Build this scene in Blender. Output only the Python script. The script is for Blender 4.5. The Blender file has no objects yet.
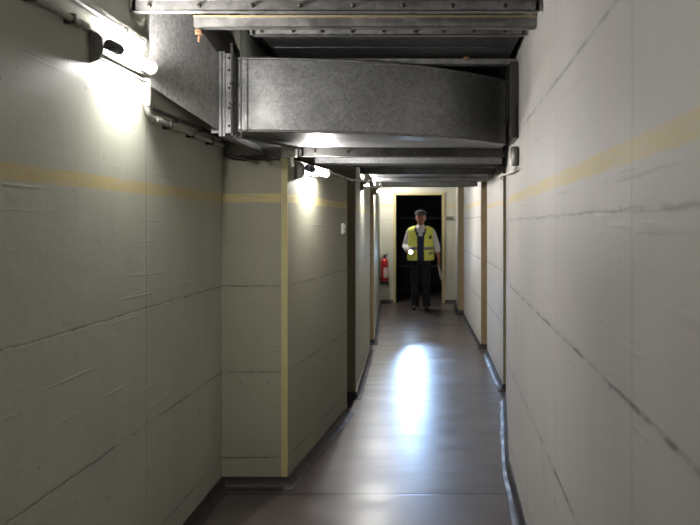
import bpy, bmesh, math, random
from mathutils import Vector, Matrix
random.seed(7)
S = bpy.context.scene
COL = S.collection
PI = math.pi

# ------------------------------------------------------------------ helpers
def lin(r, g, b):
    f = lambda c: (c/255/12.92) if c/255 <= .04045 else ((c/255+.055)/1.055)**2.4
    return (f(r), f(g), f(b), 1.0)

class MB:
    """collects geometry for one mesh"""
    def __init__(self):
        self.bm = bmesh.new()
    def box(self, x0, x1, y0, y1, z0, z1, bevel=0.0, mi=0):
        bm = self.bm
        r = bmesh.ops.create_cube(bm, size=1)
        vs = r['verts']
        for v in vs:
            v.co = Vector(((x0+x1)/2+v.co.x*(x1-x0), (y0+y1)/2+v.co.y*(y1-y0), (z0+z1)/2+v.co.z*(z1-z0)))
        fs = {f for v in vs for f in v.link_faces}
        for f in fs: f.material_index = mi
        if bevel:
            es = {e for v in vs for e in v.link_edges}
            bmesh.ops.bevel(bm, geom=list(es), offset=bevel, segments=2, affect='EDGES', profile=.5)
        return self
    def prism(self, poly, z0, z1, mi=0, side_mi=None):
        """vertical extrusion of a plan polygon (list of x,y)"""
        bm = self.bm
        a = [bm.verts.new((p[0], p[1], z0)) for p in poly]
        b = [bm.verts.new((p[0], p[1], z1)) for p in poly]
        n = len(poly)
        fs = [bm.faces.new(a[::-1]), bm.faces.new(b)]
        for i in range(n):
            f = bm.faces.new((a[i], a[(i+1) % n], b[(i+1) % n], b[i]))
            if side_mi and i in side_mi: f.material_index = side_mi[i]
            fs.append(f)
        bmesh.ops.recalc_face_normals(bm, faces=fs)
        return self
    def strip(self, rows, close_v=False, close_u=False, cap=False):
        """grid surface of rows of points"""
        bm = self.bm
        R = [[bm.verts.new(p) for p in row] for row in rows]
        n, m = len(R), len(R[0])
        fs = []
        for i in range(n if close_u else n-1):
            for j in range(m if close_v else m-1):
                q = (R[i][j], R[i][(j+1) % m], R[(i+1) % n][(j+1) % m], R[(i+1) % n][j])
                fs.append(bm.faces.new(q))
        if cap:
            fs.append(bm.faces.new(R[0][::-1])); fs.append(bm.faces.new(R[-1]))
        if cap or close_v and close_u:
            bmesh.ops.recalc_face_normals(bm, faces=fs)
        return self
    def tube(self, pts, r, seg=12, cap=True):
        """round tube along a path; r a number or one per point"""
        pts = [Vector(p) for p in pts]
        n = len(pts)
        rr = [r]*n if isinstance(r, (int, float)) else r
        T = []
        for i in range(n):
            t = (pts[min(i+1, n-1)]-pts[max(i-1, 0)])
            T.append(t.normalized())
        ref = Vector((0, 0, 1)) if abs(T[0].z) < .9 else Vector((1, 0, 0))
        u = T[0].cross(ref).normalized()
        rows = []
        for i in range(n):
            u = (u - T[i]*u.dot(T[i])).normalized()
            v = T[i].cross(u)
            rows.append([pts[i]+u*math.cos(2*PI*k/seg)*rr[i]+v*math.sin(2*PI*k/seg)*rr[i] for k in range(seg)])
        return self.strip(rows, close_v=True, cap=cap)
    def lathe(self, prof, origin=(0, 0, 0), axis='Z', seg=24):
        """profile list of (radius, along) turned about an axis"""
        o = Vector(origin)
        rows = []
        for (r, h) in prof:
            row = []
            for k in range(seg):
                c, s = math.cos(2*PI*k/seg)*r, math.sin(2*PI*k/seg)*r
                p = {'Z': (c, s, h), 'Y': (c, h, s), 'X': (h, c, s)}[axis]
                row.append(o+Vector(p))
            rows.append(row)
        return self.strip(rows, close_v=True, cap=True)
    def ball(self, c, r, seg=16, rings=10):
        rr = (r, r, r) if isinstance(r, (int, float)) else r
        m = Matrix.Translation(Vector(c)) @ Matrix.Diagonal((rr[0], rr[1], rr[2], 1))
        bmesh.ops.create_uvsphere(self.bm, u_segments=seg, v_segments=rings, radius=1, matrix=m)
        return self
    def build(self, name, mats, parent=None, smooth=None):
        me = bpy.data.meshes.new(name)
        if smooth is not None:
            for f in self.bm.faces: f.smooth = True
        self.bm.to_mesh(me); self.bm.free()
        for m in (mats if isinstance(mats, (list, tuple)) else [mats]): me.materials.append(m)
        if smooth is not None and smooth < 179:
            me.set_sharp_from_angle(angle=math.radians(smooth))
        o = bpy.data.objects.new(name, me); COL.objects.link(o)
        if parent:
            o.parent = parent
            o.matrix_parent_inverse = Matrix.Translation(-Vector(parent.location)) if parent.type == 'EMPTY' else Matrix()
        return o

def thing(name, loc, label, cat, group=None):
    o = bpy.data.objects.new(name, None); COL.objects.link(o)
    o.location = loc; o.empty_display_size = .1
    o['label'] = label; o['category'] = cat
    if group: o['group'] = group
    return o
def tag(o, label, cat, group=None):
    o['label'] = label; o['category'] = cat
    if group: o['group'] = group
    return o
def struct(o):
    o['kind'] = 'structure'; return o

def arc(p0, p1, p2, n=6):
    """quadratic bend between three points"""
    p0, p1, p2 = Vector(p0), Vector(p1), Vector(p2)
    return [(p0*(1-t)**2+p1*2*t*(1-t)+p2*t*t) for t in [i/n for i in range(n+1)]]

# ------------------------------------------------------------------ node helpers
class NT:
    def __init__(self, name):
        self.m = bpy.data.materials.new(name); self.m.use_nodes = True
        self.t = self.m.node_tree; self.t.nodes.clear()
        self.out = self.t.nodes.new('ShaderNodeOutputMaterial')
        self.b = self.t.nodes.new('ShaderNodeBsdfPrincipled')
        self.t.links.new(self.b.outputs[0], self.out.inputs[0])
    def link(self, a, b): self.t.links.new(a, b)
    def put(self, sock, v):
        if hasattr(v, 'is_output'): self.link(v, sock)
        else: sock.default_value = v
    def math(self, op, a, b=0.0, c=None, clamp=False):
        n = self.t.nodes.new('ShaderNodeMath'); n.operation = op; n.use_clamp = clamp
        self.put(n.inputs[0], a); self.put(n.inputs[1], b)
        if c is not None: self.put(n.inputs[2], c)
        return n.outputs[0]
    def pos(self):
        n = self.t.nodes.new('ShaderNodeNewGeometry'); return n.outputs['Position']
    def xyz(self, v):
        n = self.t.nodes.new('ShaderNodeSeparateXYZ'); self.link(v, n.inputs[0]); return n.outputs
    def scale(self, v, s, off=(0, 0, 0)):
        n = self.t.nodes.new('ShaderNodeMapping'); n.inputs['Scale'].default_value = s
        n.inputs['Location'].default_value = off
        self.link(v, n.inputs[0]); return n.outputs[0]
    def noise(self, v, sc, det=3, rough=.5, dist=0.0):
        n = self.t.nodes.new('ShaderNodeTexNoise'); self.link(v, n.inputs['Vector'])
        n.inputs['Scale'].default_value = sc; n.inputs['Detail'].default_value = det
        n.inputs['Roughness'].default_value = rough; n.inputs['Distortion'].default_value = dist
        return n.outputs['Fac']
    def voro(self, v, sc):
        n = self.t.nodes.new('ShaderNodeTexVoronoi'); self.link(v, n.inputs['Vector'])
        n.inputs['Scale'].default_value = sc; return n.outputs
    def ramp(self, v, lo, hi, a=0.0, b=1.0):
        n = self.t.nodes.new('ShaderNodeMapRange'); n.clamp = True
        n.interpolation_type = 'SMOOTHSTEP'
        self.put(n.inputs[0], v)
        n.inputs[1].default_value = lo; n.inputs[2].default_value = hi
        n.inputs[3].default_value = a; n.inputs[4].default_value = b
        return n.outputs[0]
    def mix(self, f, a, b):
        n = self.t.nodes.new('ShaderNodeMix'); n.data_type = 'RGBA'
        self.put(n.inputs[0], f); self.put(n.inputs[6], a); self.put(n.inputs[7], b)
        return n.outputs[2]
    def bump(self, h, strength=.3, dist=.01):
        n = self.t.nodes.new('ShaderNodeBump'); n.inputs['Strength'].default_value = strength
        n.inputs['Distance'].default_value = dist
        self.link(h, n.inputs['Height']); self.link(n.outputs[0], self.b.inputs['Normal'])
    def set(self, **k):
        for key, v in k.items():
            self.put(self.b.inputs[{'color': 'Base Color', 'rough': 'Roughness', 'metal': 'Metallic',
                     'spec': 'Specular IOR Level', 'emit': 'Emission Color', 'power': 'Emission Strength',
                     'sheen': 'Sheen Weight', 'coat': 'Coat Weight', 'trans': 'Transmission Weight',
                     'ior': 'IOR', 'alpha': 'Alpha'}[key]], v)
        return self

def plain(name, col, rough=.5, metal=0.0, var=.12, sc=20, bump=0.0, spec=.5):
    n = NT(name); p = n.pos()
    f = n.noise(p, sc, 4)
    dark = tuple(c*(1-var) for c in col[:3])+(1,)
    lite = tuple(min(1, c*(1+var)) for c in col[:3])+(1,)
    n.set(color=n.mix(f, dark, lite), rough=n.ramp(n.noise(p, sc*.6, 3), .3, .7, rough*.85, min(1, rough*1.15)), metal=metal, spec=spec)
    if bump: n.bump(n.noise(p, sc*3, 3), bump, .003)
    return n.m

def painted_concrete(name, base, band=True, seams=(), joints=(.17, .66, 1.15), seed=0.0, rough=.55, crack=1.0, bandh=1.654, lw=1.0):
    n = NT(name); p = n.pos(); x, y, z = n.xyz(p)
    ps = n.scale(p, (1, 1, 1), (seed, seed*1.7, seed*.6))
    big = n.noise(ps, 1.3, 4, .6)
    fine = n.noise(ps, 38, 4, .6)
    # weathered streaks running down
    streak = n.noise(n.scale(ps, (9, 9, .7)), 1.0, 4, .6)
    drag = n.noise(n.scale(ps, (1.2, 1.2, 34)), 1.0, 3, .6)
    col = n.mix(n.ramp(big, .3, .72), tuple(c*.84 for c in base[:3])+(1,), base)
    col = n.mix(n.math('MULTIPLY', n.ramp(streak, .5, .8), .16), col, tuple(c*.66 for c in base[:3])+(1,))
    col = n.mix(n.math('MULTIPLY', n.ramp(drag, .55, .8), .10), col, tuple(c*.7 for c in base[:3])+(1,))
    h = n.math('ADD', n.math('MULTIPLY', n.noise(ps, 5, 4), .5), n.math('MULTIPLY', fine, .16))
    # hue drift, thin board marks and small pits
    col = n.mix(n.ramp(n.noise(n.scale(ps, (3, 3, .8), (5, 2, 1)), 1.0, 3, .5), .4, .65, 0, .35), col, (base[0]*.98, base[1]*.90, base[2]*.90, 1))
    mark = n.math('MULTIPLY', n.ramp(n.noise(n.scale(ps, (.8, .8, 42), (3, 1, 7)), 1.0, 2, .5), .62, .70), n.ramp(n.noise(n.scale(ps, (2, 2, 6), (9, 4, 2)), 1.0, 3, .6), .45, .62))
    col = n.mix(n.math('MULTIPLY', mark, .15), col, tuple(c*.55 for c in base[:3])+(1,))
    pit = n.ramp(n.noise(n.scale(ps, (1, 1, .55), (1, 8, 3)), 30, 2, .5), .735, .78)
    col = n.mix(n.math('MULTIPLY', pit, .6), col, lin(60, 56, 48))
    h = n.math('ADD', h, n.math('MULTIPLY', drag, .10))
    h = n.math('ADD', h, n.math('MULTIPLY', mark, .22))
    # yellow line painted at shoulder height
    if band:
        wob = n.math('MULTIPLY', n.math('SUBTRACT', n.noise(ps, 7, 3), .5), .010)
        d = n.math('ABSOLUTE', n.math('ADD', n.math('SUBTRACT', z, bandh), wob))
        worn = n.ramp(n.noise(n.scale(ps, (5, 5, 40)), 1.6, 4), .3, .62, .4, .85)
        col = n.mix(n.math('MULTIPLY', n.ramp(d, .022, .027, 1, 0), worn), col, lin(190, 172, 116))
    # shuttering joints: broken dark lines
    jag = n.math('MULTIPLY', n.math('SUBTRACT', n.noise(ps, 9, 4, .65), .5), .020)
    for k, jh in enumerate(joints):
        jh, wt = jh if isinstance(jh, tuple) else (jh, 1.0)
        d = n.math('ABSOLUTE', n.math('ADD', n.math('SUBTRACT', z, jh), jag))
        brk = n.ramp(n.noise(n.scale(ps, (1, 1, .3), (k*3.1, k, 0)), 3.2, 6, .8), .40, .58)
        ln = n.math('MULTIPLY', n.ramp(d, .001*lw, .006*lw, 1, 0), brk)
        soft = n.ramp(d, 0.0, .035, 1, 0)
        col = n.mix(n.math('MULTIPLY', soft, .10*wt*lw), col, tuple(c*.55 for c in base[:3])+(1,))
        col = n.mix(n.math('MULTIPLY', ln, .62*crack*wt), col, lin(62, 58, 50))
        h = n.math('SUBTRACT', h, n.math('MULTIPLY', n.ramp(d, .001, .006, 1, 0), .10))
    # upright seams between shutter panels
    for sy in seams:
        d = n.math('ABSOLUTE', n.math('SUBTRACT', y, sy))
        h = n.math('SUBTRACT', h, n.math('MULTIPLY', n.ramp(d, .001, .006, 1, 0), .5))
        col = n.mix(n.math('MULTIPLY', n.ramp(d, .001, .006, 1, 0), .3), col, lin(90, 86, 76))
    # chips and stains
    chips = n.ramp(n.noise(n.scale(ps, (6, 6, 3)), 1.6, 5, .75), .70, .78)
    col = n.mix(n.math('MULTIPLY', chips, .45), col, lin(74, 68, 58))
    n.set(color=col, rough=n.ramp(big, .2, .8, rough-.08, rough+.1), spec=.35)
    n.bump(h, .38, .012)
    return n.m

def galvanised(name, base=(.42, .43, .44, 1), rough=.40, sp=55, streaky=False, metal=.82):
    n = NT(name); p = n.pos()
    v = n.voro(p, sp)
    c = n.xyz(v['Color'])[0]
    dirt = n.noise(p, 5, 5, .65)
    col = n.mix(c, tuple(k*.78 for k in base[:3])+(1,), tuple(min(1, k*1.18) for k in base[:3])+(1,))
    col = n.mix(n.ramp(dirt, .42, .75, 0, .5), col, tuple(k*.45 for k in base[:3])+(1,))
    r = n.math('ADD', n.ramp(dirt, .3, .7, rough-.08, rough+.14), n.math('MULTIPLY', c, .12))
    n.set(color=col, rough=r, metal=metal)
    n.bump(n.math('ADD', n.noise(p, 3, 2), n.math('MULTIPLY', c, .05)), .22, .01)
    return n.m

def emitter(name, col, power):
    n = NT(name); n.set(color=(.9, .9, .9, 1), emit=col, power=power, rough=.3); return n.m

# ------------------------------------------------------------------ materials
WALL_L = lin(180, 182, 167)
WALL_R = lin(186, 183, 178)
M = {}
M['wall_left'] = painted_concrete('paint_wall_left', WALL_L, seams=(2.93,), seed=0.0)
M['wall_block_shaded'] = painted_concrete('paint_wall_block_shaded', lin(150, 149, 131), seed=4.2, crack=1.2)  # olive block paint, darkened to stand in for shade on its front
M['wall_left_far'] = painted_concrete('paint_wall_left_far', WALL_L, seed=8.8)
M['wall_right'] = painted_concrete('paint_wall_right', WALL_R, seams=(1.43, 2.45, 3.3), seed=2.5, joints=((.16, .5), .63, 1.13, (1.53, .45), (2.0, .6)), crack=1.4, lw=1.5)
M['wall_right_far'] = painted_concrete('paint_wall_right_far', WALL_R, seed=6.1, joints=(.12, .60, 1.08), bandh=1.71, crack=1.3, lw=1.4)
M['wall_right_farther'] = painted_concrete('paint_wall_right_farther', WALL_R, seed=7.3, joints=(.12, .60, 1.09, 1.60), bandh=1.775, crack=1.2, lw=1.6)
M['wall_end'] = painted_concrete('paint_wall_end', lin(188, 188, 172), seed=11.0, joints=(1.6,), bandh=1.87)
M['ochre'] = plain('ochre_edge_paint', lin(182, 170, 122), .55, var=.12, sc=14, bump=.15)
M['brown_edge'] = plain('brown_edge_paint', lin(158, 138, 104), .6, var=.15, sc=14, bump=.15)
M['dark_brown'] = plain('dark_brown_edge', lin(128, 118, 96), .6, var=.15, sc=14, bump=.15)  # darker brown on the camera-facing edge of the panel past the block
M['cream'] = plain('cream_door_paint', lin(178, 164, 120), .5, var=.08, sc=14)
M['concrete_dark'] = plain('dark_concrete', lin(58, 55, 50), .85, var=.2, sc=6, bump=.3)
M['galv'] = galvanised('galvanised_sheet', (.29, .29, .285, 1), .36, 95)
M['galv_panel'] = galvanised('spangled_sheet', (.70, .69, .68, 1), .42, 70, metal=.25)
M['galv_dark'] = galvanised('dark_galvanised_sheet', (.11, .115, .12, 1), .42, 60)  # darker galvanised tone for the flat upper duct and the low ducts
M['galv_light'] = galvanised('bright_galvanised_sheet', (.30, .30, .30, 1), .42, 80)
M['flange'] = galvanised('flange_steel', (.28, .27, .26, 1), .45, 30)
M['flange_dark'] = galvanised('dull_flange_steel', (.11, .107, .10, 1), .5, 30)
M['bolt'] = plain('bolt_steel', lin(70, 66, 60), .45, .9, .2, 60)
M['rust'] = plain('rusty_steel', lin(118, 86, 62), .7, .3, .3, 60)
M['gasket'] = plain('yellowed_gasket', lin(150, 136, 104), .6, 0, .15, 40)
M['conduit'] = plain('grey_conduit', lin(150, 148, 140), .38, .1, .12, 20)
M['conduit_dark'] = plain('dark_conduit', lin(48, 46, 42), .5, 0, .2, 20)
M['clip'] = plain('dark_clip', lin(62, 58, 52), .5, .5, .2, 40)
M['fixture'] = plain('lamp_grey_metal', lin(112, 110, 105), .42, .4, .12, 20)
M['socket'] = plain('lamp_black_socket', lin(40, 39, 37), .5, 0, .15, 30)
M['white_plastic'] = plain('white_plastic', lin(214, 212, 202), .4, 0, .04, 20)
M['cable'] = plain('pale_cable', lin(222, 218, 206), .5, 0, .1, 30)
M['base'] = plain('black_rubber_base', lin(40, 35, 33), .55, 0, .25, 14, .1)
M['black'] = plain('black_plastic', lin(24, 24, 25), .45, 0, .15, 30)
M['red'] = plain('extinguisher_red', lin(150, 14, 20), .32, 0, .06, 10)
M['ext_label'] = plain('extinguisher_label', lin(196, 176, 170), .5, 0, .15, 90)
M['steel_grey'] = plain('grey_sign_plate', lin(112, 112, 106), .5, .1, .1, 40)
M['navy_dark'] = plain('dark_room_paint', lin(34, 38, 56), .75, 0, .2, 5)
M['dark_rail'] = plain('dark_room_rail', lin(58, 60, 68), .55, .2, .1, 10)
TUBE_COL = (1.0, .975, .94, 1)
M['tube1'] = emitter('tube_light_near', TUBE_COL, 560)
M['tube2'] = emitter('tube_light_block', TUBE_COL, 330)
M['tube3'] = emitter('tube_light_far', TUBE_COL, 720)
M['tube4'] = emitter('tube_light_fourth', TUBE_COL, 1200)
M['tube5'] = emitter('tube_light_last', TUBE_COL, 900)
M['tube_end'] = emitter('glowing_tube_end', TUBE_COL, 4)
M['fitting'] = plain('dull_metal_fitting', lin(104, 100, 96), .35, .7, .15, 40)
M['torch_lens'] = emitter('torch_light', (.48, .70, 1.0, 1), 600)

# floor: worn glossy grey-brown coating
n = NT('coated_floor'); p = n.pos(); x, y, z = n.xyz(p)
big = n.noise(p, 1.1, 4, .6)
cross = n.noise(n.scale(p, (1.6, 5, 1)), 1.0, 4, .6)
fine = n.noise(p, 26, 4, .6)
col = n.mix(n.ramp(big, .3, .7), lin(66, 58, 55), lin(84, 75, 71))
col = n.mix(n.ramp(cross, .45, .8, 0, .25), col, lin(54, 47, 44))
rip = n.noise(n.scale(p, (3, 16, 1), (2, 3, 0)), 1.0, 3, .6)
h = n.math('ADD', n.math('MULTIPLY', cross, .4), n.math('ADD', n.math('MULTIPLY', fine, .12), n.math('MULTIPLY', rip, .35)))
for jy in (-1.42, 1.24, 3.9, 6.56, 9.22, 11.88):
    d = n.math('ABSOLUTE', n.math('SUBTRACT', y, n.math('ADD', jy, n.math('MULTIPLY', n.math('SUBTRACT', n.noise(p, 3, 2), .5), .012))))
    col = n.mix(n.math('MULTIPLY', n.ramp(d, .008, .020, 1, 0), .9), col, lin(36, 31, 29))
    h = n.math('SUBTRACT', h, n.math('MULTIPLY', n.ramp(d, .004, .014, 1, 0), 1.2))
n.set(color=col, rough=n.math('ADD', n.ramp(cross, .3, .7, .26, .35), n.math('MULTIPLY', fine, .06)), spec=.5)
n.bump(h, .07, .012)
M['floor'] = n.m

# ------------------------------------------------------------------ the setting
CEIL = 2.75
struct(MB().box(-2.2, 2.2, -3.0, 16.3, -.12, 0).build('floor', M['floor']))
struct(MB().box(-2.2, 2.2, -3.0, 16.3, CEIL, CEIL+.12).build('ceiling', M['concrete_dark']))
struct(MB().box(-2.2, 2.2, -3.12, -3.0, 0, CEIL).build('wall_back', M['concrete_dark']))

# left side, near to far
struct(MB().prism([(-1.6, -3), (-1.19, -3), (-1.19, 2.93), (-1.6, 2.93)], 0, CEIL).build('wall_left', M['wall_left']))
struct(MB().prism([(-1.6, 2.93), (-1.19, 2.93), (-1.19, 6.05), (-1.6, 6.05)], 0, CEIL).build('wall_left', M['wall_left']))
# protruding block with an ochre corner
bk = [(-1.19, 4.0), (-.850, 4.0), (-.815, 4.0), (-.8139, 4.012), (-.655, 5.53), (-1.19, 5.53)]
struct(MB().prism(bk, 0, 1.885, side_mi={1: 1, 2: 1}).build('wall_left', [M['wall_block_shaded'], M['ochre']]))
struct(MB().prism([(-1.6, 6.05), (-.644, 6.05), (-.714, 8.33), (-1.6, 8.33)], 0, CEIL, side_mi={0: 1}).build('wall_left', [M['wall_left_far'], M['dark_brown']]))
struct(MB().prism([(-1.6, 8.8), (-.706, 8.8), (-.852, 11.4), (-1.6, 11.4)], 0, CEIL, side_mi={0: 1}).build('wall_left', [M['wall_left_far'], M['brown_edge']]))
struct(MB().prism([(-1.6, 11.6), (-.87, 11.6), (-.965, 13.46), (-1.6, 13.46)], 0, CEIL, side_mi={0: 1}).build('wall_left', [M['wall_left_far'], M['brown_edge']]))
# right side
struct(MB().prism([(1.3, -3), (.30, -3), (.487, 4.3), (.645, 5.95), (1.3, 5.95)], 0, CEIL).build('wall_right', M['wall_right']))
struct(MB().prism([(1.3, 6.34), (.663, 6.34), (.660, 8.1), (1.3, 8.1)], 0, CEIL, side_mi={0: 1}).build('wall_right', [M['wall_right_far'], M['brown_edge']]))
struct(MB().prism([(1.3, 8.47), (.617, 8.47), (.552, 11.4), (1.3, 11.4)], 0, CEIL, side_mi={0: 1}).build('wall_right', [M['wall_right_farther'], M['brown_edge']]))
struct(MB().prism([(1.3, 11.8), (.472, 11.8), (.495, 13.46), (1.3, 13.46)], 0, CEIL, side_mi={0: 1}).build('wall_right', [M['wall_right_farther'], M['brown_edge']]))
# outer skins closing the gaps between the panels
struct(MB().box(1.3, 1.42, -3, 13.46, 0, CEIL).build('wall_right', M['concrete_dark']))
struct(MB().box(-1.72, -1.6, -3, 13.46, 0, CEIL).build('wall_left', M['concrete_dark']))
# end wall with doorway
DX0, DX1, DH = -.655, .232, 2.075
w = MB()
w.box(-1.72, DX0, 13.46, 13.66, 0, CEIL); w.box(DX1, 1.42, 13.46, 13.66, 0, CEIL); w.box(DX0, DX1, 13.46, 13.66, DH, CEIL)
struct(w.build('wall_far', M['wall_end']))
f = MB()
f.box(DX0-.05, DX0, 13.44, 13.67, 0, DH+.045, .004); f.box(DX1, DX1+.05, 13.44, 13.67, 0, DH+.045, .004)
f.box(DX0, DX1, 13.44, 13.67, DH, DH+.045, .004)
struct(f.build('trim_1', M['cream']))
# unlit room behind the doorway
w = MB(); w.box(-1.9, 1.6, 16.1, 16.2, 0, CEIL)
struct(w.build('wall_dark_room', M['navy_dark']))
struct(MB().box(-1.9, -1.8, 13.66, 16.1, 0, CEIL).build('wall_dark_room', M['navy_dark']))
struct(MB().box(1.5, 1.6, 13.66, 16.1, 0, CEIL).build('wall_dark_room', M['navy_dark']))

# baseboards: rubber cove following the walls
def cove(name, pts, side, h=.062, d=.05, seedk=0):
    """pts along the wall foot; side = +1 when the room lies to the right of the walking direction"""
    rnd = random.Random(seedk)
    P = []
    for i in range(len(pts)-1):
        a, b = Vector(pts[i]+(0,)), Vector(pts[i+1]+(0,))
        k = max(1, int((b-a).length/.22))
        for j in range(k): P.append(a.lerp(b, j/k))
    P.append(Vector(pts[-1]+(0,)))
    rows = []
    for i, q in enumerate(P):
        t0 = (q-P[i-1]).normalized() if i else (P[1]-q).normalized()
        t1 = (P[i+1]-q).normalized() if i < len(P)-1 else t0
        n0 = Vector((t0.y, -t0.x, 0))*side; n1 = Vector((t1.y, -t1.x, 0))*side
        nn = (n0+n1).normalized(); nn = nn/max(.4, nn.dot(n0))
        dd = d*(1+rnd.uniform(-.12, .12)); hh = h*(1+rnd.uniform(-.06, .06))
        rows.append([q-nn*.004+Vector((0, 0, hh)), q+nn*.010+Vector((0, 0, hh)), q+nn*.013+Vector((0, 0, hh*.55)),
                     q+nn*dd*.55+Vector((0, 0, hh*.2)), q+nn*dd+Vector((0, 0, .004)), q+nn*dd, q-nn*.004])
    m = MB(); m.strip(rows, close_v=True, cap=True)
    return struct(m.build(name, M['base'], smooth=35))
cove('baseboard_left', [(-1.19, -3), (-1.19, 4.0), (-.815, 4.0), (-.655, 5.53), (-.9, 5.53)], 1, seedk=1)
cove('baseboard_left', [(-1.0, 6.05), (-.644, 6.05), (-.714, 8.33), (-.9, 8.33)], 1, seedk=2)
cove('baseboard_left', [(-.95, 8.8), (-.706, 8.8), (-.852, 11.4)], 1, seedk=3)
cove('baseboard_left', [(-1.0, 11.6), (-.87, 11.6), (-.965, 13.46)], 1, seedk=4)
cove('baseboard_right', [(.30, -3), (.487, 4.3), (.645, 5.95)], -1, seedk=5)
cove('baseboard_right', [(.9, 6.34), (.663, 6.34), (.660, 8.1)], -1, seedk=6)
cove('baseboard_right', [(.9, 8.47), (.617, 8.47), (.552, 11.4)], -1, seedk=7)
cove('baseboard_right', [(.7, 11.8), (.472, 11.8), (.495, 13.44)], -1, seedk=8)
cove('baseboard_far', [(-1.0, 13.46), (DX0-.051, 13.46)], 1, seedk=9)
cove('baseboard_far', [(DX1+.051, 13.46), (.495, 13.46)], 1, seedk=10)

# ------------------------------------------------------------------ ducts
def bolts(flange, y, z, xs, r=.008, face=-1, mat=None):
    for bx in xs:
        m = MB(); m.lathe([(r*1.25, 0), (r*1.25, .002), (r, .002), (r, .008), (r*.7, .010)], (bx, y, z), 'Y', 6)
        for v in m.bm.verts: v.co.y = y + face*(v.co.y-y)
        bmesh.ops.recalc_face_normals(m.bm, faces=m.bm.faces[:])
        m.build('bolt', mat or M['bolt'], flange)

def box_duct(name, label, x0, x1, y0, y1, z0, z1, mat, flmat, flanges, flw=.045, bolt_n=6, cat='duct', group=None, boltmat=None):
    t = thing(name, ((x0+x1)/2, (y0+y1)/2, z0), label, cat, group)
    m = MB(); m.box(x0, x1, y0, y1, z0, z1, .004)
    # folded stiffening creases across the underside
    yy = y0+.35
    while yy < y1-.2:
        m.box(x0+.02, x1-.02, yy, yy+.012, z0-.004, z0+.002); yy += .45
    m.build('duct_body', mat, t)
    for fy in flanges:
        fm = MB()
        e = flw
        fm.box(x0-.005, x1+.005, fy-.004, fy, z0-e, z0+.02, .001); fm.box(x0-.005, x1+.005, fy-.004, fy+.035, z0-e, z0-e+.005, .001)
        fm.box(x0-e*.4, x0+.01, fy-.004, fy, z0-e, z1); fm.box(x1-.01, x1+.012, fy-.004, fy, z0-e, z1)
        fl = fm.build('flange', flmat, t)
        if bolt_n:
            bolts(fl, fy-.004, z0-e*.45, [x0+(x1-x0)*(k+.35+random.uniform(-.05, .05))/bolt_n for k in range(bolt_n)], mat=boltmat)
    return t

# broad duct over the near part, ends just beyond the lamp
box_duct('ventilation_duct', 'broad galvanised duct overhead nearest the camera, running off the top edge', -1.175, .428, -.9, 2.76, 2.385, 2.70, M['galv_light'], M['flange'], [2.772], .038, 8, group='ceiling ducts')
# duct above the curved one
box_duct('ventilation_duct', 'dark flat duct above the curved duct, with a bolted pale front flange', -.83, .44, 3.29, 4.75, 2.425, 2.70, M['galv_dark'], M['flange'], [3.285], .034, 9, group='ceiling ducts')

# curved duct: outer and inner plan curves
OUT = [(-1.03, 3.565), (-.82, 3.572), (-.61, 3.595), (-.45, 3.625), (-.31, 3.655), (-.18, 3.70), (-.05, 3.75), (.08, 3.825), (.20, 3.905), (.33, 4.02), (.445, 4.14)]
BACK = [(-1.03, 4.27)] + [(p[0], 4.27+.01*i) for i, p in enumerate(OUT)][1:]
t3 = thing('curved_duct', (-.3, 3.9, 1.978), 'galvanised duct bend crossing the corridor with a long curved front side', 'duct')
m = MB(); m.prism(OUT+BACK[::-1], 1.978, 2.352); m.build('duct_body', M['galv'], t3, smooth=25)
# rolled seams along the upper and lower edges of the curved side
for zz, nm in ((1.979, 'lower_seam'), (2.349, 'upper_seam')):
    m = MB(); m.tube([(p[0], p[1]-.002, zz) for p in OUT], .0075, 8); m.build(nm, M['flange'], t3, smooth=60)
fm = MB(); fm.box(-1.045, -1.030, 3.52, 4.30, 1.945, 2.375, .002)
fm.box(-1.045, -.985, 3.525, 3.562, 1.962, 2.365, .002)
fl = fm.build('flange', M['galv_light'], t3)
for zz in (2.0, 2.09, 2.19, 2.28, 2.34):
    bolts(fl, 3.525, zz, [-1.012], .006)
# transition piece coming out of the left wall
tt = thing('duct_transition', (-1.1, 3.3, 2.0), 'slanted galvanised duct piece between the left wall and the curved duct', 'duct')
m = MB()
A = [(-1.178, 2.94, 2.085), (-1.178, 2.94, 2.62), (-1.178, 4.2, 2.62), (-1.178, 4.2, 2.085)]
B = [(-1.062, 3.545, 1.972), (-1.062, 3.545, 2.352), (-1.062, 4.27, 2.352), (-1.062, 4.27, 1.972)]
bm = m.bm
a = [bm.verts.new(q) for q in A]; b = [bm.verts.new(q) for q in B]
fs = [bm.faces.new((a[i], a[(i+1) % 4], b[(i+1) % 4], b[i])) for i in range(4)]+[bm.faces.new(a[::-1]), bm.faces.new(b)]
bmesh.ops.recalc_face_normals(bm, faces=fs)
m.build('duct_body', M['galv_panel'], tt)
fm = MB(); fm.box(-1.064, -1.047, 3.52, 4.30, 1.945, 2.375, .002)
fm.box(-1.105, -1.047, 3.528, 3.556, 1.962, 2.365, .002)
fl = fm.build('flange', M['galv_light'], tt)
for zz in (2.02, 2.11, 2.2, 2.29): bolts(fl, 3.528, zz, [-1.082], .006)

# duct running on down the corridor
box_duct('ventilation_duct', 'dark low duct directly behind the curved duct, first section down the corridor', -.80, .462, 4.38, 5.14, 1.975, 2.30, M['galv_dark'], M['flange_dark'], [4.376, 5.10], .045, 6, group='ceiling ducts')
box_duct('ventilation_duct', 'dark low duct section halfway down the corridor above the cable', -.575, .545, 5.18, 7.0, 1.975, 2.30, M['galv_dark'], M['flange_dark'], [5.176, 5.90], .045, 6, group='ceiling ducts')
box_duct('ventilation_duct', 'farthest dark low duct section, ending before the doorway', -.57, .53, 7.12, 8.35, 1.985, 2.30, M['galv_dark'], M['flange_dark'], [7.116, 7.98], .045, 5, group='ceiling ducts')

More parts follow.
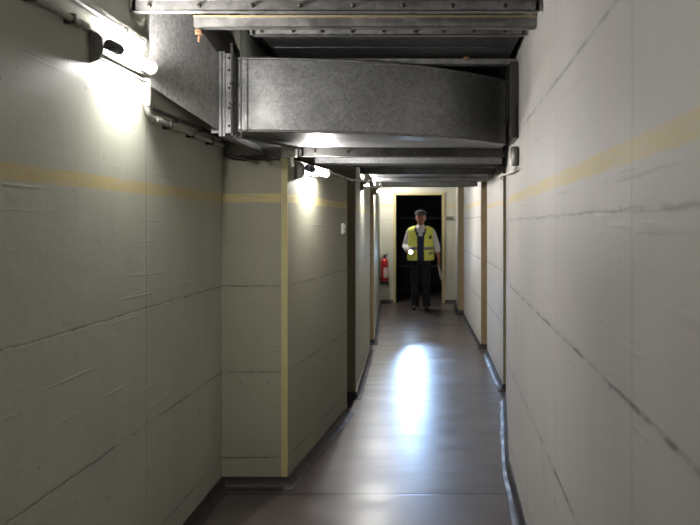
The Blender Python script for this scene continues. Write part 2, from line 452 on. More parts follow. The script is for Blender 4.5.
# steel channels that carry the ducts
def channel(name, label, x0, x1, y, z0, hgt, dep, mat, holes=True, group='duct support channels'):
    m = MB()
    m.box(x0, x1, y, y+.004, z0, z0+hgt, .001)
    m.box(x0, x1, y, y+dep, z0, z0+.004, .001); m.box(x0, x1, y, y+dep, z0+hgt-.004, z0+hgt, .001)
    o = m.build(name, mat); tag(o, label, 'support channel', group)
    return o
c1 = channel('support_channel', 'pale steel channel beneath the near duct with a rusty bolt at its left end', -1.0, .448, 2.96, 2.337, .046, .045, M['flange'])
m = MB(); m.box(-1.0, .448, 2.955, 2.962, 2.378, 2.386); m.build('gasket_strip', M['gasket'], c1)
m = MB(); m.lathe([(.016, -.022), (.018, -.018), (.018, -.002), (.006, 0), (.006, .03)], (-.985, 2.985, 2.333), 'Z', 8); m.build('nut', M['rust'], c1)
m = MB(); m.tube([(-.985, 2.985, 2.28), (-.985, 2.985, 2.34)], .006, 8); m.build('threaded_stub', M['rust'], c1)
c2 = channel('support_channel', 'steel channel just above the top edge of the curved duct', -.80, .495, 3.80, 2.372, .034, .04, M['flange'])
m = MB(); m.ball((.20, 3.797, 2.405), (.02, .012, .012)); m.build('debris', M['rust'], c2)
c3 = channel('support_channel', 'steel channel under the low duct directly behind the curved duct, lit by the corner lamp', -.80, .50, 4.86, 1.927, .044, .05, M['galv_light'])
c4 = channel('support_channel', 'narrow bright channel across the corridor above the far wall lamp', -.565, .56, 6.93, 1.936, .034, .06, M['galv_light'])
c5 = channel('support_channel', 'last thin channel across the ceiling in front of the doorway', -.56, .52, 8.28, 1.950, .03, .05, M['flange'])

# threaded hanger rods
def rod(label, x, y, z0, z1, r=.005, clamps=(), mat=None):
    t = thing('hanger_rod', (x, y, z0), label, 'hanger rod', 'threaded hanger rods')
    m = MB(); m.tube([(x, y, z0), (x, y, z1)], r, 8); m.build('rod', mat or M['fixture'], t)
    for c in clamps:
        m = MB(); m.lathe([(r*1.6, -.006), (r*2.2, -.004), (r*2.2, .004), (r*1.6, .006)], (x, y, c), 'Z', 6); m.build('nut', M['bolt'], t)
    return t
rod('thick steel rod with clamps in front of the flange joint', -.992, 3.505, 1.945, 2.41, .0065, (1.955, 2.11, 2.21, 2.40))
rod('thin hanger rod just right of the flange joint, down from the ceiling', -.945, 3.50, 1.93, CEIL, .0035, (1.94, 1.965))
# angle bracket that steadies the bend underneath
m = MB(); m.tube([(-.965, 3.50, 1.945), (-.74, 4.02, 1.94)], .008, 8)
tag(m.build('brace_bar', M['conduit_dark'], smooth=60), 'dark brace bar slanting under the left end of the curved duct', 'brace')

# end bracket at the right end of the bend
t = thing('wall_bracket', (.445, 3.74, 2.0), 'dark upright bracket between the curved duct and the right wall', 'bracket')
m = MB(); m.box(.424, .470, 3.72, 3.728, 1.965, 2.37, .001); m.box(.462, .470, 3.728, 4.10, 1.965, 2.37, .001); m.build('upright', M['conduit_dark'], t)
m = MB(); m.box(.428, .452, 3.708, 3.72, 1.965, 2.13, .002); m.build('cover_plate', M['clip'], t)

# ------------------------------------------------------------------ lamps
def tube_lamp(label, wall_x, y0, L, z, mat, tilt=0.0, out=.052, rail=True, sock=.09, wall_dir=(0, 1), r=.021, base_back=.03):
    """glass tube lamp along a wall; the tube starts at y0 and runs along wall_dir"""
    d = Vector((wall_dir[0], wall_dir[1], 0)).normalized(); nrm = Vector((d.y, -d.x, 0))
    O = Vector((wall_x, y0, z))
    def W(a, o, h): return O+d*a+nrm*o+Vector((0, 0, h+a*tilt))
    t = thing('tube_lamp', O, label, 'lamp', 'tube lamps on the left wall')
    # back tray with folded lips, fixed on the wall
    if True:
        m = MB(); m.strip([[W(a, o_, h_) for (o_, h_) in ((0, .04), (out*.6, .030), (out*.85, .015), (out*.9, -.03), (out*.7, -.062), (0, -.075))] for a in (-sock-.045, -sock-.038)], close_v=True, cap=True); m.build('end_bracket', M['fixture'], t)
    rows = []
    for a in (-.12, L+.02):
        rows.append([W(a, 0, .034), W(a, .012, .034), W(a, .012, -.024), W(a, .024, -.028), W(a, .024, -.024), W(a, .016, -.020), W(a, .016, .038), W(a, 0, .038)])
    m = MB(); m.strip(rows, close_v=True, cap=True); m.build('back_tray', M['fixture'], t)
    if rail:
        m = MB(); m.tube([W(-.12, .040, -.060), W(L-.02, .040, -.060)], .005, 8); m.build('lower_rail', M['fixture'], t, smooth=60)
    m = MB(); m.tube([W(-sock-.01, out, 0), W(-sock, out, 0), W(-.035, out, 0), W(-.03, out, 0), W(.012, out, 0)], [r*.8, r*1.05, r*1.05, r*1.03, r*1.03], 14); m.build('socket', M['socket'], t, smooth=40)
    for a in (-sock+.02, L-.075):
        m = MB(); m.tube([W(a, .005, -.0), W(a, out-r*.6, 0)], .009, 8)
        m.build('holder', M['fixture'], t, smooth=60)
    m = MB(); m.tube([W(.01, out, 0), W(L-.055, out, 0)], r, 18); m.build('light_tube', mat, t, smooth=50)
    m = MB(); m.tube([W(L-.055, out, 0), W(L-.025, out, 0), W(L-.008, out, 0), W(L, out, 0)], [r, r, r*.9, r*.5], 18); m.build('tube_end', M['tube_end'], t, smooth=50)
    m = MB()
    rows = [[W(L-.012, out, 0)+nrm*math.cos(k*PI/10)*q+Vector((0, 0, math.sin(k*PI/10)*q)) for k in range(20)] for q in (r*1.02, r*1.3)]
    rows += [[W(L+.006, out, 0)+nrm*math.cos(k*PI/10)*q+Vector((0, 0, math.sin(k*PI/10)*q)) for k in range(20)] for q in (r*1.3, r*1.02)]
    m.strip(rows, close_v=True, close_u=True); m.build('end_ring', M['white_plastic'], t, smooth=40)
    return t
tube_lamp('lit tube lamp on the near left wall, top left of the photo', -1.19, 2.55, .315, 2.14, M['tube1'], sock=.06)
bd = (.16, 1.53)
tube_lamp('lit tube lamp at the top of the protruding block, under the curved duct', -.787, 4.27, .34, 1.84, M['tube2'], wall_dir=bd, rail=False, r=.022, out=.07)
tube_lamp('tube lamp halfway down the left side, at the far end of the cable', -.667, 6.80, .34, 1.90, M['tube3'], wall_dir=(-.07, 2.28), rail=False, out=.04, r=.015)
tube_lamp('last tube lamp on the left side, high up and hidden behind the ducts', -.929, 12.75, .35, 2.33, M['tube5'], wall_dir=(-.095, 1.86), rail=False, out=.045, r=.015)
tube_lamp('far tube lamp on the left side, second from the doorway', -.717, 9.0, .35, 1.955, M['tube4'], wall_dir=(-.146, 2.6), rail=False, out=.045, r=.015)

# white junction box over lamp two
t = thing('junction_box', (-.83, 4.15, 1.89), 'small white junction box with cable glands on top of the block corner', 'junction box')
m = MB(); m.box(-.85, -.775, 4.02, 4.10, 1.892, 1.955, .006); m.build('box_body', M['white_plastic'], t)
m = MB(); m.box(-.852, -.773, 4.015, 4.02, 1.89, 1.957, .002); m.build('lid', M['white_plastic'], t)
m = MB(); m.tube([(-.80, 4.02, 1.90), (-.785, 3.985, 1.875), (-.78, 3.985, 1.83)], .010, 10); m.build('gland', M['white_plastic'], t, smooth=60)

# ------------------------------------------------------------------ conduits and cables
def conduit(name, label, pts, r, clips, mat, cat='conduit', group=None, wall=-1.19, seg=12, couplers=(), back=None):
    t = thing(name, pts[0], label, cat, group)
    m = MB(); m.tube(pts, r, seg); m.build('pipe', mat, t, smooth=60)
    for (cx, cy, cz) in clips:
        m = MB(); m.box(min(wall, cx)-.005, cx+r*1.3, cy-.008, cy+.008, cz-r*1.5, cz+r*1.5, .002); m.build('clip', M['clip'], t)
    if back:
        for cx in back: m = MB(); m.box(cx-.008, cx+.008, 3.962, 4.003, 1.866, 1.899, .002); m.build('clip', M['clip'], t)
    for (a, b) in couplers:
        m = MB(); m.tube([a, b], r*1.35, seg); m.build('coupler', mat, t, smooth=60)
    return t
conduit('conduit_pipe', 'lower grey conduit leading into the near tube lamp', [(-1.168, -2.5, 2.172), (-1.168, 2.37, 2.172)], .011,
        [(-1.168, yy, 2.172) for yy in (.6, 1.3, 2.05, 2.28)], M['conduit'], group='conduits on the near left wall', couplers=[((-1.168, 2.33, 2.172), (-1.168, 2.38, 2.172))])
conduit('conduit_pipe', 'upper grey conduit running above the near tube lamp', [(-1.155, -2.5, 2.236), (-1.155, 2.82, 2.236)], .009,
        [(-1.155, yy, 2.236) for yy in (.9, 1.6, 2.2, 2.65)], M['conduit'], group='conduits on the near left wall', wall=-1.1652)
m = MB(); m.box(-1.192, -1.170, -2.5, 2.90, 2.225, 2.272, .003)
tag(m.build('cable_trunking', M['conduit']), 'flat pale trunking along the near left wall behind the upper conduit', 'trunking')
zz = 1.945
conduit('conduit_pipe', 'vertical conduit that bends below the near lamp and runs back under the slanted duct', [(-1.165, 2.88, 2.10), (-1.165, 2.88, 2.02)]+arc((-1.165, 2.88, 2.0), (-1.165, 2.88, zz), (-1.163, 2.955, zz))+[(-1.163, 3.2, zz), (-1.163, 3.92, zz)], .012,
        [(-1.163, yy, zz) for yy in (3.12, 3.42, 3.72)], M['conduit'], group='conduits on the near left wall', wall=-1.19,
        couplers=[((-1.165, 2.88, 2.10), (-1.165, 2.88, 1.99)), ((-1.163, 2.96, zz), (-1.163, 3.01, zz))])
conduit('conduit_pipe', 'thin dark conduit running back just under the slanted duct', [(-1.168, 2.97, 1.99), (-1.168, 3.95, 1.99)], .008,
        [(-1.168, yy, 1.99) for yy in (3.25, 3.6)], M['conduit_dark'], group='conduits on the near left wall', wall=-1.19)
conduit('conduit_pipe', 'dark pipe along the top front edge of the protruding block', [(-1.162, 3.93, 1.965)]+arc((-1.162, 3.965, 1.96), (-1.162, 3.975, 1.885), (-1.10, 3.978, 1.882))+[(-.86, 3.978, 1.882)], .013,
        [], M['conduit_dark'], back=(-1.06, -.92))
# cable hanging along the left side
pts = []
for i in range(22):
    s = i/21
    pts.append((-.70+(.125)*s+.004*math.sin(i*2.1), 4.72+(6.72-4.72)*s, 1.872+.055*s-.03*math.sin(PI*s)+.004*math.sin(i*1.7)))
t = thing('cable', pts[0], 'pale cable hanging along the left side between two lamps', 'cable')
m = MB(); m.tube(pts, .0085, 8); m.build('cord', M['cable'], t, smooth=60)
for k in (0, 7, 14, 21):
    q = Vector(pts[k]); m = MB(); m.lathe([(.010, -.012), (.010, .012)], q, 'Y', 8); m.build('cable_tie', M['black'], t)
m = MB()
m.tube([(-.605, 6.70, 1.90), (-.605, 6.70, 1.985)], .010, 8); m.ball((-.605, 6.70, 1.985), .018, 10, 8)
tag(m.build('cable_post', M['white_plastic'], smooth=60), 'small white cable holder at the far end of the hanging cable', 'cable holder')
# hooked piece by the far lamp
m = MB(); m.tube([(-.672, 6.76, 1.87), (-.52, 6.76, 1.865)]+arc((-.50, 6.76, 1.865), (-.475, 6.76, 1.87), (-.475, 6.76, 1.91)), .011, 8)
tag(m.build('hook_bracket', M['white_plastic'], smooth=60), 'white hooked bracket below the far end of the hanging cable', 'bracket')

# small closed fitting on the right wall and its cord
t = thing('wall_lamp', (.46, 3.72, 1.87), 'small unlit grey fitting on the right wall under the ducts', 'wall lamp')
m = MB(); m.lathe([(.012, -.055), (.024, -.05), (.026, -.03), (.026, .03), (.022, .045), (.012, .05)], (.452, 3.72, 1.868), 'Z', 16); m.build('housing', M['fitting'], t, smooth=40)
m = MB(); m.lathe([(.006, -.082), (.012, -.078), (.012, -.05)], (.452, 3.72, 1.868), 'Z', 12); m.build('end_cap', M['cable'], t, smooth=40)
m = MB(); m.box(.452, .485, 3.70, 3.74, 1.85, 1.90, .003); m.build('mount', M['socket'], t)
m = MB(); m.tube([(.452, 3.725, 1.79), (.458, 4.1, 1.80), (.478, 4.6, 1.83), (.50, 4.95, 1.85), (.535, 5.3, 1.86), (.585, 5.7, 1.87)], .006, 8)
tag(m.build('cord', M['cable'], smooth=60), 'thin cord running back from the grey fitting along the right wall', 'cord')

# light switch on the block side
t = thing('light_switch', (-.67, 5.44, 1.47), 'small white light switch on the side of the protruding block', 'switch')
ang = math.atan2(.16, 1.53)
def on_block(y, off=0): return -.815+(y-4.0)*.16/1.53+off
m = MB(); m.box(0, .016, -.026, .026, -.042, .042, .003)
bmesh.ops.transform(m.bm, matrix=Matrix.Translation((on_block(5.35), 5.35, 1.472)) @ Matrix.Rotation(-ang, 4, 'Z'), verts=m.bm.verts[:]); m.build('switch_plate', M['white_plastic'], t)
for dz in (.018, -.018):
    m = MB(); m.box(.016, .026, -.018, .018, dz-.014, dz+.014, .003)
    bmesh.ops.transform(m.bm, matrix=Matrix.Translation((on_block(5.35), 5.35, 1.472)) @ Matrix.Rotation(-ang, 4, 'Z'), verts=m.bm.verts[:]); m.build('rocker', M['white_plastic'], t)

# grey plate on the end wall
m = MB(); m.box(.315, .445, 13.44, 13.462, 1.60, 1.665, .003)
tag(m.build('wall_plate', M['steel_grey']), 'small grey plate on the end wall right of the doorway', 'plate')

# ------------------------------------------------------------------ fire extinguisher
EX, EY = -.868, 13.33
t = thing('fire_extinguisher', (EX, EY, .42), 'red fire extinguisher with black head on the end wall left of the doorway', 'fire extinguisher')
m = MB(); m.lathe([(.05, .40), (.068, .41), (.072, .43), (.072, .79), (.066, .825), (.045, .85), (.024, .862), (.022, .875)], (EX, EY, 0), 'Z', 28); m.build('cylinder_body', M['red'], t, smooth=50)
m = MB(); m.lathe([(.074, .385), (.075, .395), (.075, .43), (.0725, .435)], (EX, EY, 0), 'Z', 28); m.build('foot_ring', M['black'], t, smooth=40)
m = MB(); m.lathe([(.022, .872), (.026, .876), (.026, .90), (.018, .91)], (EX, EY, 0), 'Z', 16); m.build('valve_head', M['black'], t, smooth=40)
m = MB(); m.box(EX-.055, EX+.065, EY-.012, EY+.012, .905, .918, .003); m.box(EX-.01, EX+.07, EY-.012, EY+.012, .93, .942, .003); m.box(EX-.012, EX+.006, EY-.008, EY+.008, .905, .94); m.build('handle', M['black'], t)
m = MB(); m.tube([(EX-.02, EY-.01, .89)]+arc((EX-.04, EY-.02, .885), (EX-.10, EY-.03, .88), (EX-.09, EY-.035, .76))+[(EX-.082, EY-.03, .55), (EX-.08, EY-.03, .50)], .010, 8); m.build('hose', M['black'], t, smooth=60)
m = MB(); m.tube([(EX-.08, EY-.03, .50), (EX-.08, EY-.03, .44)], [.012, .017], 10); m.build('nozzle', M['black'], t, smooth=60)
rows = [[(EX+math.cos(a)*.0735, EY+math.sin(a)*.0735, h) for a in [math.radians(q) for q in range(262, 342, 8)]] for h in (.50, .69)]
m = MB(); m.strip(rows); m.build('paper_label', M['ext_label'], t)
m = MB(); m.box(EX-.03, EX+.03, 13.445, 13.465, .50, .93); m.box(EX-.02, EX+.02, EY+.06, 13.45, .86, .90); m.box(EX-.03, EX+.03, EY+.07, 13.45, .55, .58)
tag(m.build('wall_hook', M['black']), 'black wall hook carrying the red fire extinguisher', 'hook')

# ------------------------------------------------------------------ unlit room: rails and panels
for k, (zz, hh, lab) in enumerate(((1.62, .05, 'upper dim rail across the dark room behind the person'), (.60, .045, 'lower dim rail across the dark room at the height of the knees'))):
    m = MB(); m.box(-1.8, 1.5, 14.9, 14.95, zz, zz+hh, .004)
    tag(m.build('dark_rail', M['dark_rail']), lab, 'rail', 'rails in the dark room')
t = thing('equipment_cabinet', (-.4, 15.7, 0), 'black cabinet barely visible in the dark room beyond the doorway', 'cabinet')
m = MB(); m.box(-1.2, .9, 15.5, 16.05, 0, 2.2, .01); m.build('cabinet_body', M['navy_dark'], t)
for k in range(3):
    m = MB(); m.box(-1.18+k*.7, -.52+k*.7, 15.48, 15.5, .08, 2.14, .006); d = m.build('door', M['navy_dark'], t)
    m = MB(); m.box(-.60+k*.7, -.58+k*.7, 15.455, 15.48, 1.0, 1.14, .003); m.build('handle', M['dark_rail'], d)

# ------------------------------------------------------------------ the person in the doorway
PX, PY = -.165, 12.48
def fuse(m, name, mat, parent, voxel=.006, smooth_it=6, keep=None):
    """voxel-fuse overlapping closed shapes into one continuous skin"""
    me = bpy.data.meshes.new(name+'_raw'); m.bm.to_mesh(me); m.bm.free()
    o = bpy.data.objects.new(name+'_raw', me); COL.objects.link(o)
    r = o.modifiers.new('r', 'REMESH'); r.mode = 'VOXEL'; r.voxel_size = voxel; r.adaptivity = 0
    s = o.modifiers.new('s', 'SMOOTH'); s.iterations = smooth_it; s.factor = .5
    dg = bpy.context.evaluated_depsgraph_get()
    nm = bpy.data.meshes.new_from_object(o.evaluated_get(dg))
    bpy.data.objects.remove(o)
    nm.name = name
    nm.materials.clear(); nm.materials.append(mat)
    for p_ in nm.polygons: p_.use_smooth = True
    ob = bpy.data.objects.new(name, nm); COL.objects.link(ob)
    if parent: ob.parent = parent
    return ob

TORSO = [(.84, .165, .120, 0), (.92, .180, .130, 0), (1.02, .178, .138, -.012), (1.12, .180, .140, -.015), (1.22, .188, .136, -.010),
         (1.32, .196, .128, 0), (1.39, .200, .118, .004), (1.43, .188, .104, .008), (1.458, .145, .088, .012), (1.485, .085, .068, .014)]
def torso_at(z):
    for i in range(len(TORSO)-1):
        a, b = TORSO[i], TORSO[i+1]
        if a[0] <= z <= b[0]:
            t = (z-a[0])/(b[0]-a[0]); return [a[k]+(b[k]-a[k])*t for k in range(4)]
    return TORSO[0] if z < TORSO[0][0] else TORSO[-1]
def torso_pt(th, z, off):
    _, a, b, c = torso_at(z)
    s, co_ = math.sin(th), -math.cos(th)
    e = .85
    return Vector(((a+off)*math.copysign(abs(s)**e, s), c+(b+off)*math.copysign(abs(co_)**e, co_), z))
def torso_solid(m, off, z0, z1, n=14, seg=36):
    rows = []
    for i in range(n+1):
        z = z0+(z1-z0)*i/n
        rows.append([torso_pt(2*PI*k/seg, z, off) for k in range(seg)])
    m.strip(rows, close_v=True, cap=True)
SH_R, EL_R, WR_R = Vector((-.194, .01, 1.398)), Vector((-.272, .015, 1.125)), Vector((-.212, -.235, 1.035))
SH_L, EL_L, WR_L = Vector((.194, .01, 1.398)), Vector((.286, .02, 1.125)), Vector((.318, -.05, .905))
TX, TZ = -.166, 1.033      # torch axis

person = bpy.data.objects.new('body', None)
m = MB()
torso_solid(m, 0, .84, 1.485)
for s, sh, el, wr in ((-1, SH_R, EL_R, WR_R), (1, SH_L, EL_L, WR_L)):
    m.ball(sh+Vector((-s*.01, 0, -.005)), .058)
    m.tube([sh, sh.lerp(el, .5), el, el.lerp(wr, .3), wr], [.052, .046, .039, .040, .027], 14)
    m.ball(el, .039)
    m.tube([(s*.088, 0, .93), (s*.092, -.008, .70), (s*.097, -.012, .50), (s*.099, .012, .34), (s*.100, .02, .07)], [.086, .077, .057, .055, .038], 16)
    m.tube([(s*.100, .04, .055), (s*.108, -.06, .04), (s*.115, -.15, .03)], [.034, .034, .026], 12)
m.tube([(0, .012, 1.43), (0, .004, 1.50), (0, -.002, 1.57)], [.062, .056, .054], 18)
# head: skull, jaw, nose, brow, lips, ears
HC = Vector((0, -.014, 1.622))
rows = []
for i in range(1, 16):
    ph = PI*i/16; zz = math.cos(ph); rr = math.sin(ph)
    row = []
    for k in range(28):
        th = 2*PI*k/28
        wx = .083; dy = .099
        if zz < 0: wx *= 1-.30*abs(zz)**1.3; dy *= 1-.16*abs(zz)**1.4
        px_, py_ = math.sin(th)*rr*wx, -math.cos(th)*rr*dy
        if py_ > 0 and zz < 0: py_ *= 1-.35*abs(zz)
        row.append(HC+Vector((px_, py_, zz*.127)))
    rows.append(row)
m.strip(rows, close_v=True, cap=True)
m.ball(HC+Vector((0, -.080, -.092)), (.030, .022, .022))                       # chin
m.tube([HC+Vector((0, -.094, .012)), HC+Vector((0, -.108, -.018)), HC+Vector((0, -.114, -.036))], [.009, .012, .015], 10)
m.ball(HC+Vector((0, -.104, -.040)), (.020, .013, .011))
for s in (-1, 1):
    m.tube([HC+Vector((s*.012, -.094, .022)), HC+Vector((s*.038, -.088, .026)), HC+Vector((s*.060, -.064, .018))], [.008, .010, .008], 8)
    m.ball(HC+Vector((s*.040, -.074, -.026)), (.020, .016, .016))               # cheek
    m.ball(HC+Vector((s*.085, .012, -.010)), (.010, .022, .033))                # ear
m.tube([HC+Vector((-.026, -.083, -.064)), HC+Vector((0, -.091, -.062)), HC+Vector((.026, -.083, -.064))], [.006, .009, .006], 8)
m.tube([HC+Vector((-.022, -.082, -.075)), HC+Vector((0, -.089, -.077)), HC+Vector((.022, -.082, -.075))], [.006, .009, .006], 8)
# right hand closed round the torch
m.ball((TX-.032, -.300, TZ+.002), (.017, .046, .038))
m.tube([WR_R, (TX-.034, -.275, TZ+.002)], [.026, .024], 12)
def ring_pt(a, y, r): return Vector((TX+math.cos(a)*r, y, TZ+math.sin(a)*r))
for k, (yy, sweep) in enumerate(((-.338, 205), (-.318, 215), (-.298, 208), (-.279, 188))):
    pts_ = [ring_pt(math.radians(175+sweep*j/8), yy, .030) for j in range(9)]
    m.tube(pts_, [.0100-.0003*j for j in range(9)], 8)
m.tube([(TX-.030, -.285, TZ+.022), (TX-.022, -.315, TZ+.034), (TX-.002, -.340, TZ+.033), (TX+.016, -.352, TZ+.026)], [.013, .012, .0105, .009], 8)
# left hand hanging, slightly curled
HL = WR_L+Vector((.006, -.022, -.060))
m.ball(HL, (.020, .040, .050)); m.tube([WR_L, HL], [.026, .022], 12)
for k, (dy, ln) in enumerate(((-.030, .072), (-.010, .080), (.010, .074), (.029, .058))):
    b0 = HL+Vector((.002, dy, -.040))
    m.tube([b0, b0+Vector((.003, -.002, -ln*.42)), b0+Vector((-.008, -.004, -ln*.78)), b0+Vector((-.024, -.006, -ln))], [.0100, .0095, .0088, .0075], 8)
m.tube([HL+Vector((-.006, -.030, .022)), HL+Vector((-.014, -.056, -.006)), HL+Vector((-.018, -.062, -.036)), HL+Vector((-.020, -.058, -.056))], [.013, .012, .010, .0085], 8)
SKIN = plain('skin', lin(150, 96, 78), .5, 0, .08, 30)
person = fuse(m, 'person', SKIN, None, .0055, 3)
person.location = (PX, PY, 0)
tag(person, 'person in grey flat cap and yellow safety vest at the doorway holding a torch', 'person')
def cloth(mm, name, mat, smooth=60, parent=None): 
    o = mm.build(name, mat, None, smooth); o.parent = parent or person; return o

# trousers, shoes
TR = plain('navy_trousers', lin(12, 13, 19), .9, 0, .2, 30, .2)
m = MB(); torso_solid(m, .010, .79, 1.03, 8)
for s in (-1, 1):
    m.tube([(s*.086, 0, .92), (s*.092, -.005, .70), (s*.097, -.010, .50), (s*.100, .008, .30), (s*.102, .012, .045)], [.100, .092, .076, .072, .068], 18)
fuse(m, 'trousers', TR, person, .008, 4)
SHOE = plain('black_shoes', lin(28, 26, 26), .4, 0, .2, 30)
for s in (-1, 1):
    m = MB()
    m.ball((s*.103, .035, .045), (.040, .05, .045)); m.ball((s*.112, -.07, .036), (.046, .085, .036)); m.ball((s*.118, -.135, .030), (.044, .055, .029))
    m.box(s*.110-.044, s*.110+.044, -.17, .08, 0, .02, .008)
    fuse(m, 'shoe', SHOE, person, .006, 3)
# white shirt with sleeves
SHIRT = plain('white_shirt', lin(206, 204, 208), .8, 0, .06, 30, .15)
m = MB(); torso_solid(m, .008, 0.98, 1.472, 12)
EXT_R = EL_R.lerp(WR_R, .80); EXT_L = EL_L.lerp(WR_L, .52)
for s, sh, el, ex in ((-1, SH_R, EL_R, EXT_R), (1, SH_L, EL_L, EXT_L)):
    m.ball(sh+Vector((-s*.016, 0, -.010)), .060)
    m.tube([sh, sh.lerp(el, .5), el, el.lerp(ex, .5), ex], [.058, .058, .060, .056, .047], 16); m.ball(el, .060)
fuse(m, 'shirt', SHIRT, person, .007, 4)
for s in (-1, 1):      # collar wings
    m = MB()
    m.strip([[Vector((s*.058, .045, 1.478)), Vector((s*.060, .045, 1.510))], [Vector((s*.066, -.01, 1.474)), Vector((s*.063, -.01, 1.511))],
             [Vector((s*.050, -.062, 1.461)), Vector((s*.042, -.056, 1.506))], [Vector((s*.040, -.098, 1.405)), Vector((s*.010, -.074, 1.490))]])
    o = cloth(m, 'collar', SHIRT); md = o.modifiers.new('s', 'SOLIDIFY'); md.thickness = .006
# dark pullover with a V neck, tie
PUL = plain('navy_pullover', lin(36, 42, 66), .9, 0, .2, 60, .3)
m = MB(); seg = 48; rows = []
zs = [.862+(1.468-.862)*i/26 for i in range(27)]
grid = [[m.bm.verts.new(torso_pt(2*PI*k/seg, z, .017)) for k in range(seg)] for z in zs]
for i in range(26):
    for k in range(seg):
        c = (grid[i][k].co+grid[i][(k+1) % seg].co+grid[i+1][k].co+grid[i+1][(k+1) % seg].co)/4
        if c.y < 0 and c.z > 1.27 and abs(c.x) < (c.z-1.27)*.46: continue
        if c.z > 1.24 and abs(c.x) > .165 and c.z < 1.43: continue
        m.bm.faces.new((grid[i][k], grid[i][(k+1) % seg], grid[i+1][(k+1) % seg], grid[i+1][k]))
o = cloth(m, 'pullover', PUL); md = o.modifiers.new('s', 'SOLIDIFY'); md.thickness = .004
TIE = plain('dark_tie', lin(34, 34, 52), .6, 0, .2, 60)
m = MB(); m.ball((0, -.088, 1.44), (.016, .012, .018))
m.strip([[Vector((-.010, -.098, 1.43)), Vector((.010, -.098, 1.43))], [Vector((-.018, -.126, 1.36)), Vector((.018, -.126, 1.36))], [Vector((-.024, -.144, 1.27)), Vector((.024, -.144, 1.27))]])
cloth(m, 'tie', TIE)
# yellow safety vest, open in front
VEST = plain('yellow_safety_vest', lin(226, 228, 104), .7, 0, .10, 12, .2)
GREY = plain('reflective_tape', lin(120, 124, 130), .35, .2, .1, 40)
GAP = .21
def vest_pt(u, z, off):
    fl = .020*max(0, (1.15-z)/.28)
    fold = .006*math.sin(u*23+z*4)*max(0, min(1, (1.3-z)/.2))
    return torso_pt(u, z, off+fl+fold)
def vest_sheet(z0, z1, nz, off, u0=None, u1=None, armholes=True, nu=72):
    mm = MB()
    u0 = GAP if u0 is None else u0; u1 = 2*PI-GAP if u1 is None else u1
    us = [u0+(u1-u0)*k/nu for k in range(nu+1)]; zs = [z0+(z1-z0)*i/nz for i in range(nz+1)]
    g = []
    for z in zs:
        open_v = max(0, (z-1.30))*1.6
        row = []
        for u in us:
            uu = u
            if u0 == GAP:
                k = GAP+open_v; uu = k+(u-GAP)*(2*PI-2*k)/(2*PI-2*GAP)
            row.append(mm.bm.verts.new(vest_pt(uu, z, off)))
        g.append(row)
    for i in range(nz):
        for k in range(nu):
            c = (g[i][k].co+g[i+1][k+1].co)/2
            if armholes and 1.20 < c.z < 1.40 and abs(c.x) > .215: continue
            mm.bm.faces.new((g[i][k], g[i][k+1], g[i+1][k+1], g[i+1][k]))
    return mm
m = vest_sheet(.875, 1.482, 30, .042)
vest = cloth(m, 'safety_vest', VEST); md = vest.modifiers.new('s', 'SOLIDIFY'); md.thickness = .005; md.offset = 0
m = vest_sheet(1.065, 1.115, 3, .0465, armholes=False)
o = cloth(m, 'reflective_band', GREY, parent=vest); md = o.modifiers.new('s', 'SOLIDIFY'); md.thickness = .002
m = MB(); e = [[torso_pt(u, z, .050) for u in (.62, .70, .78, .86)] for z in (1.255, 1.285, 1.315)]
m.strip(e); o = cloth(m, 'chest_emblem', PUL, parent=vest); md = o.modifiers.new('s', 'SOLIDIFY'); md.thickness = .003
m = MB(); e = [[vest_pt(u, z, .049) for u in (.55, .7, .85, 1.0)] for z in (.985, 1.0, 1.02)]
m.strip(e); o = cloth(m, 'pocket_flap', GREY, parent=vest); md = o.modifiers.new('s', 'SOLIDIFY'); md.thickness = .003
# hair, eyes, cap
HAIR = plain('white_hair', lin(170, 164, 158), .7, 0, .15, 60)
m = MB()
for s in (-1, 1):
    m.ball(HC+Vector((s*.072, .030, .020)), (.018, .045, .042)); m.ball(HC+Vector((s*.078, -.012, .022)), (.010, .018, .030))
m.ball(HC+Vector((0, .070, .005)), (.062, .032, .058))
fuse(m, 'hair', HAIR, person, .005, 3)
EYE = plain('eye_dark', lin(40, 34, 32), .2, 0, .1, 60)
for s in (-1, 1):
    m = MB(); m.ball(HC+Vector((s*.031, -.080, .004)), (.012, .010, .007)); cloth(m, 'eye', EYE)
CAP = plain('grey_flat_cap', lin(50, 45, 42), .9, 0, .2, 60, .3)
m = MB()
rows = []
for i in range(9):
    t = i/8; ph = t*PI/2
    rows.append([Vector((math.sin(a)*(.101+.016*math.sin(ph*2))*math.cos(ph*.96), -.010-math.cos(a)*(.118+.012*math.sin(ph*2))*math.cos(ph*.96)-.012*math.sin(ph), 1.688+.080*math.sin(ph)-.010*(-math.cos(a))*-1*.6)) for a in [2*PI*k/32 for k in range(32)]])
m.strip(rows, close_v=True, cap=True)
cap_o = cloth(m, 'flat_cap', CAP, 50)
m = MB(); rows = []
for j in range(3):
    rows.append([Vector((math.sin(a)*(.100+.010*j), -.012-math.cos(a)*(.114+.024*j), 1.694-.010*j)) for a in [math.radians(q) for q in range(-62, 63, 6)]])

m.strip(rows); o = cloth(m, 'cap_brim', CAP, parent=cap_o); md = o.modifiers.new('s', 'SOLIDIFY'); md.thickness = .008
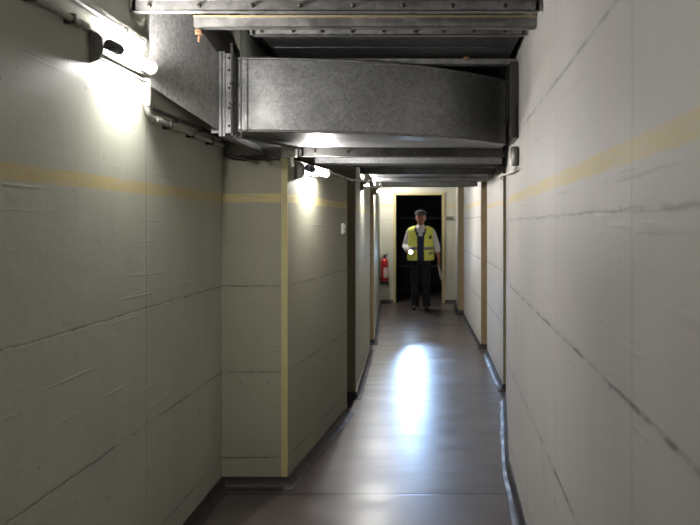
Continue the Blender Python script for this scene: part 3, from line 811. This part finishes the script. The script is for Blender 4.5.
# torch held in the right hand
WX, WY = PX+TX, PY
t = thing('torch', (WX, WY-.33, TZ), 'lit torch in the hand of the person, shining towards the camera', 'torch')
m = MB(); m.lathe([(.014, -.23), (.0185, -.235), (.0185, -.37), (.020, -.375), (.026, -.40), (.027, -.428), (.0255, -.430)], (WX, WY, TZ), 'Y', 20); m.build('torch_body', M['black'], t, smooth=40)
m = MB(); m.lathe([(.0235, -.4295), (.0225, -.4335), (.012, -.436)], (WX, WY, TZ), 'Y', 20); m.build('lens', M['torch_lens'], t, smooth=60)
m = MB(); m.box(WX-.006, WX+.006, WY-.375, WY-.355, TZ+.0175, TZ+.022, .002); m.build('button', M['steel_grey'], t)
# strap loop hanging from the other hand
hx, hy, hz = PX+HL.x-.012, PY+HL.y-.01, HL.z-.085
pts = [(hx+.000, hy, hz+.03), (hx+.012, hy, hz-.05), (hx+.028, hy, hz-.14), (hx+.040, hy-.002, hz-.20), (hx+.052, hy-.004, hz-.225), (hx+.060, hy-.006, hz-.20), (hx+.050, hy-.006, hz-.12), (hx+.026, hy-.006, hz-.04), (hx+.004, hy-.006, hz+.03)]
t = thing('strap_loop', (hx, hy, hz), 'pale strap loop dangling from the lowered hand of the person', 'strap')
m = MB(); m.tube(pts, .006, 8); m.build('strap', M['cable'], t, smooth=60)
m = MB(); m.ball((hx+.054, hy-.004, hz-.222), (.016, .008, .020), 10, 8); m.build('tag_fob', M['gasket'], t)
TORCH_AT = Vector((WX, WY-.445, TZ))


# ------------------------------------------------------------------ lights
def area(name, loc, rot, sx, sy, power, col):
    L = bpy.data.lights.new(name, 'AREA'); L.shape = 'RECTANGLE'; L.size = sx; L.size_y = sy
    L.energy = power; L.color = col
    o = bpy.data.objects.new(name, L); COL.objects.link(o); o.location = loc; o.rotation_euler = rot
    return o
# the next tube lamp of the row, on the left wall behind the photographer
L = bpy.data.lights.new('lamp_behind', 'POINT'); L.energy = 9; L.color = (1, .96, .9); L.shadow_soft_size = .12
o = bpy.data.objects.new('lamp_behind', L); COL.objects.link(o); o.location = (-1.02, -.75, 2.14)

L = bpy.data.lights.new('added_fill_left_wall', 'POINT'); L.energy = 11; L.color = (1, .98, .94); L.shadow_soft_size = .15  # added fill light for the near left wall, not an actual lamp
o = bpy.data.objects.new('added_fill_left_wall', L); COL.objects.link(o); o.location = (-.15, .35, 2.2)

# torch beam
L = bpy.data.lights.new('torch_beam', 'SPOT'); L.energy = 430; L.color = (.40, .62, 1.0)
L.spot_size = math.radians(21); L.spot_blend = 1; L.shadow_soft_size = .02
o = bpy.data.objects.new('torch_beam', L); COL.objects.link(o)
o.location = TORCH_AT; o.rotation_euler = (Vector((.42, 5.3, 0))-TORCH_AT).to_track_quat('-Z', 'Y').to_euler()

wd = bpy.data.worlds.new('World'); S.world = wd; wd.use_nodes = True
wd.node_tree.nodes['Background'].inputs[0].default_value = (0, 0, 0, 1)

# ------------------------------------------------------------------ camera
cam = bpy.data.cameras.new('Camera'); co = bpy.data.objects.new('Camera', cam); COL.objects.link(co)
co.location = (0, 0, 1.5); co.rotation_euler = (math.radians(90), 0, 0)
cam.sensor_width = 36; cam.lens = 36
cam.shift_x = -80/700; cam.shift_y = -37.5/700
cam.clip_start = .05
cam.dof.use_dof = True; cam.dof.focus_distance = 4.2; cam.dof.aperture_fstop = 3.2
S.camera = co
S.view_settings.view_transform = 'Standard'; S.view_settings.look = 'None'
S.view_settings.exposure = 0.0; S.view_settings.gamma = 1.0
S.view_settings.use_curve_mapping = False
S.cycles.max_bounces = 10; S.cycles.diffuse_bounces = 6; S.cycles.glossy_bounces = 5
S.cycles.use_denoising = True
S.cycles.caustics_reflective = False; S.cycles.caustics_refractive = False
S.cycles.sample_clamp_indirect = 4.0
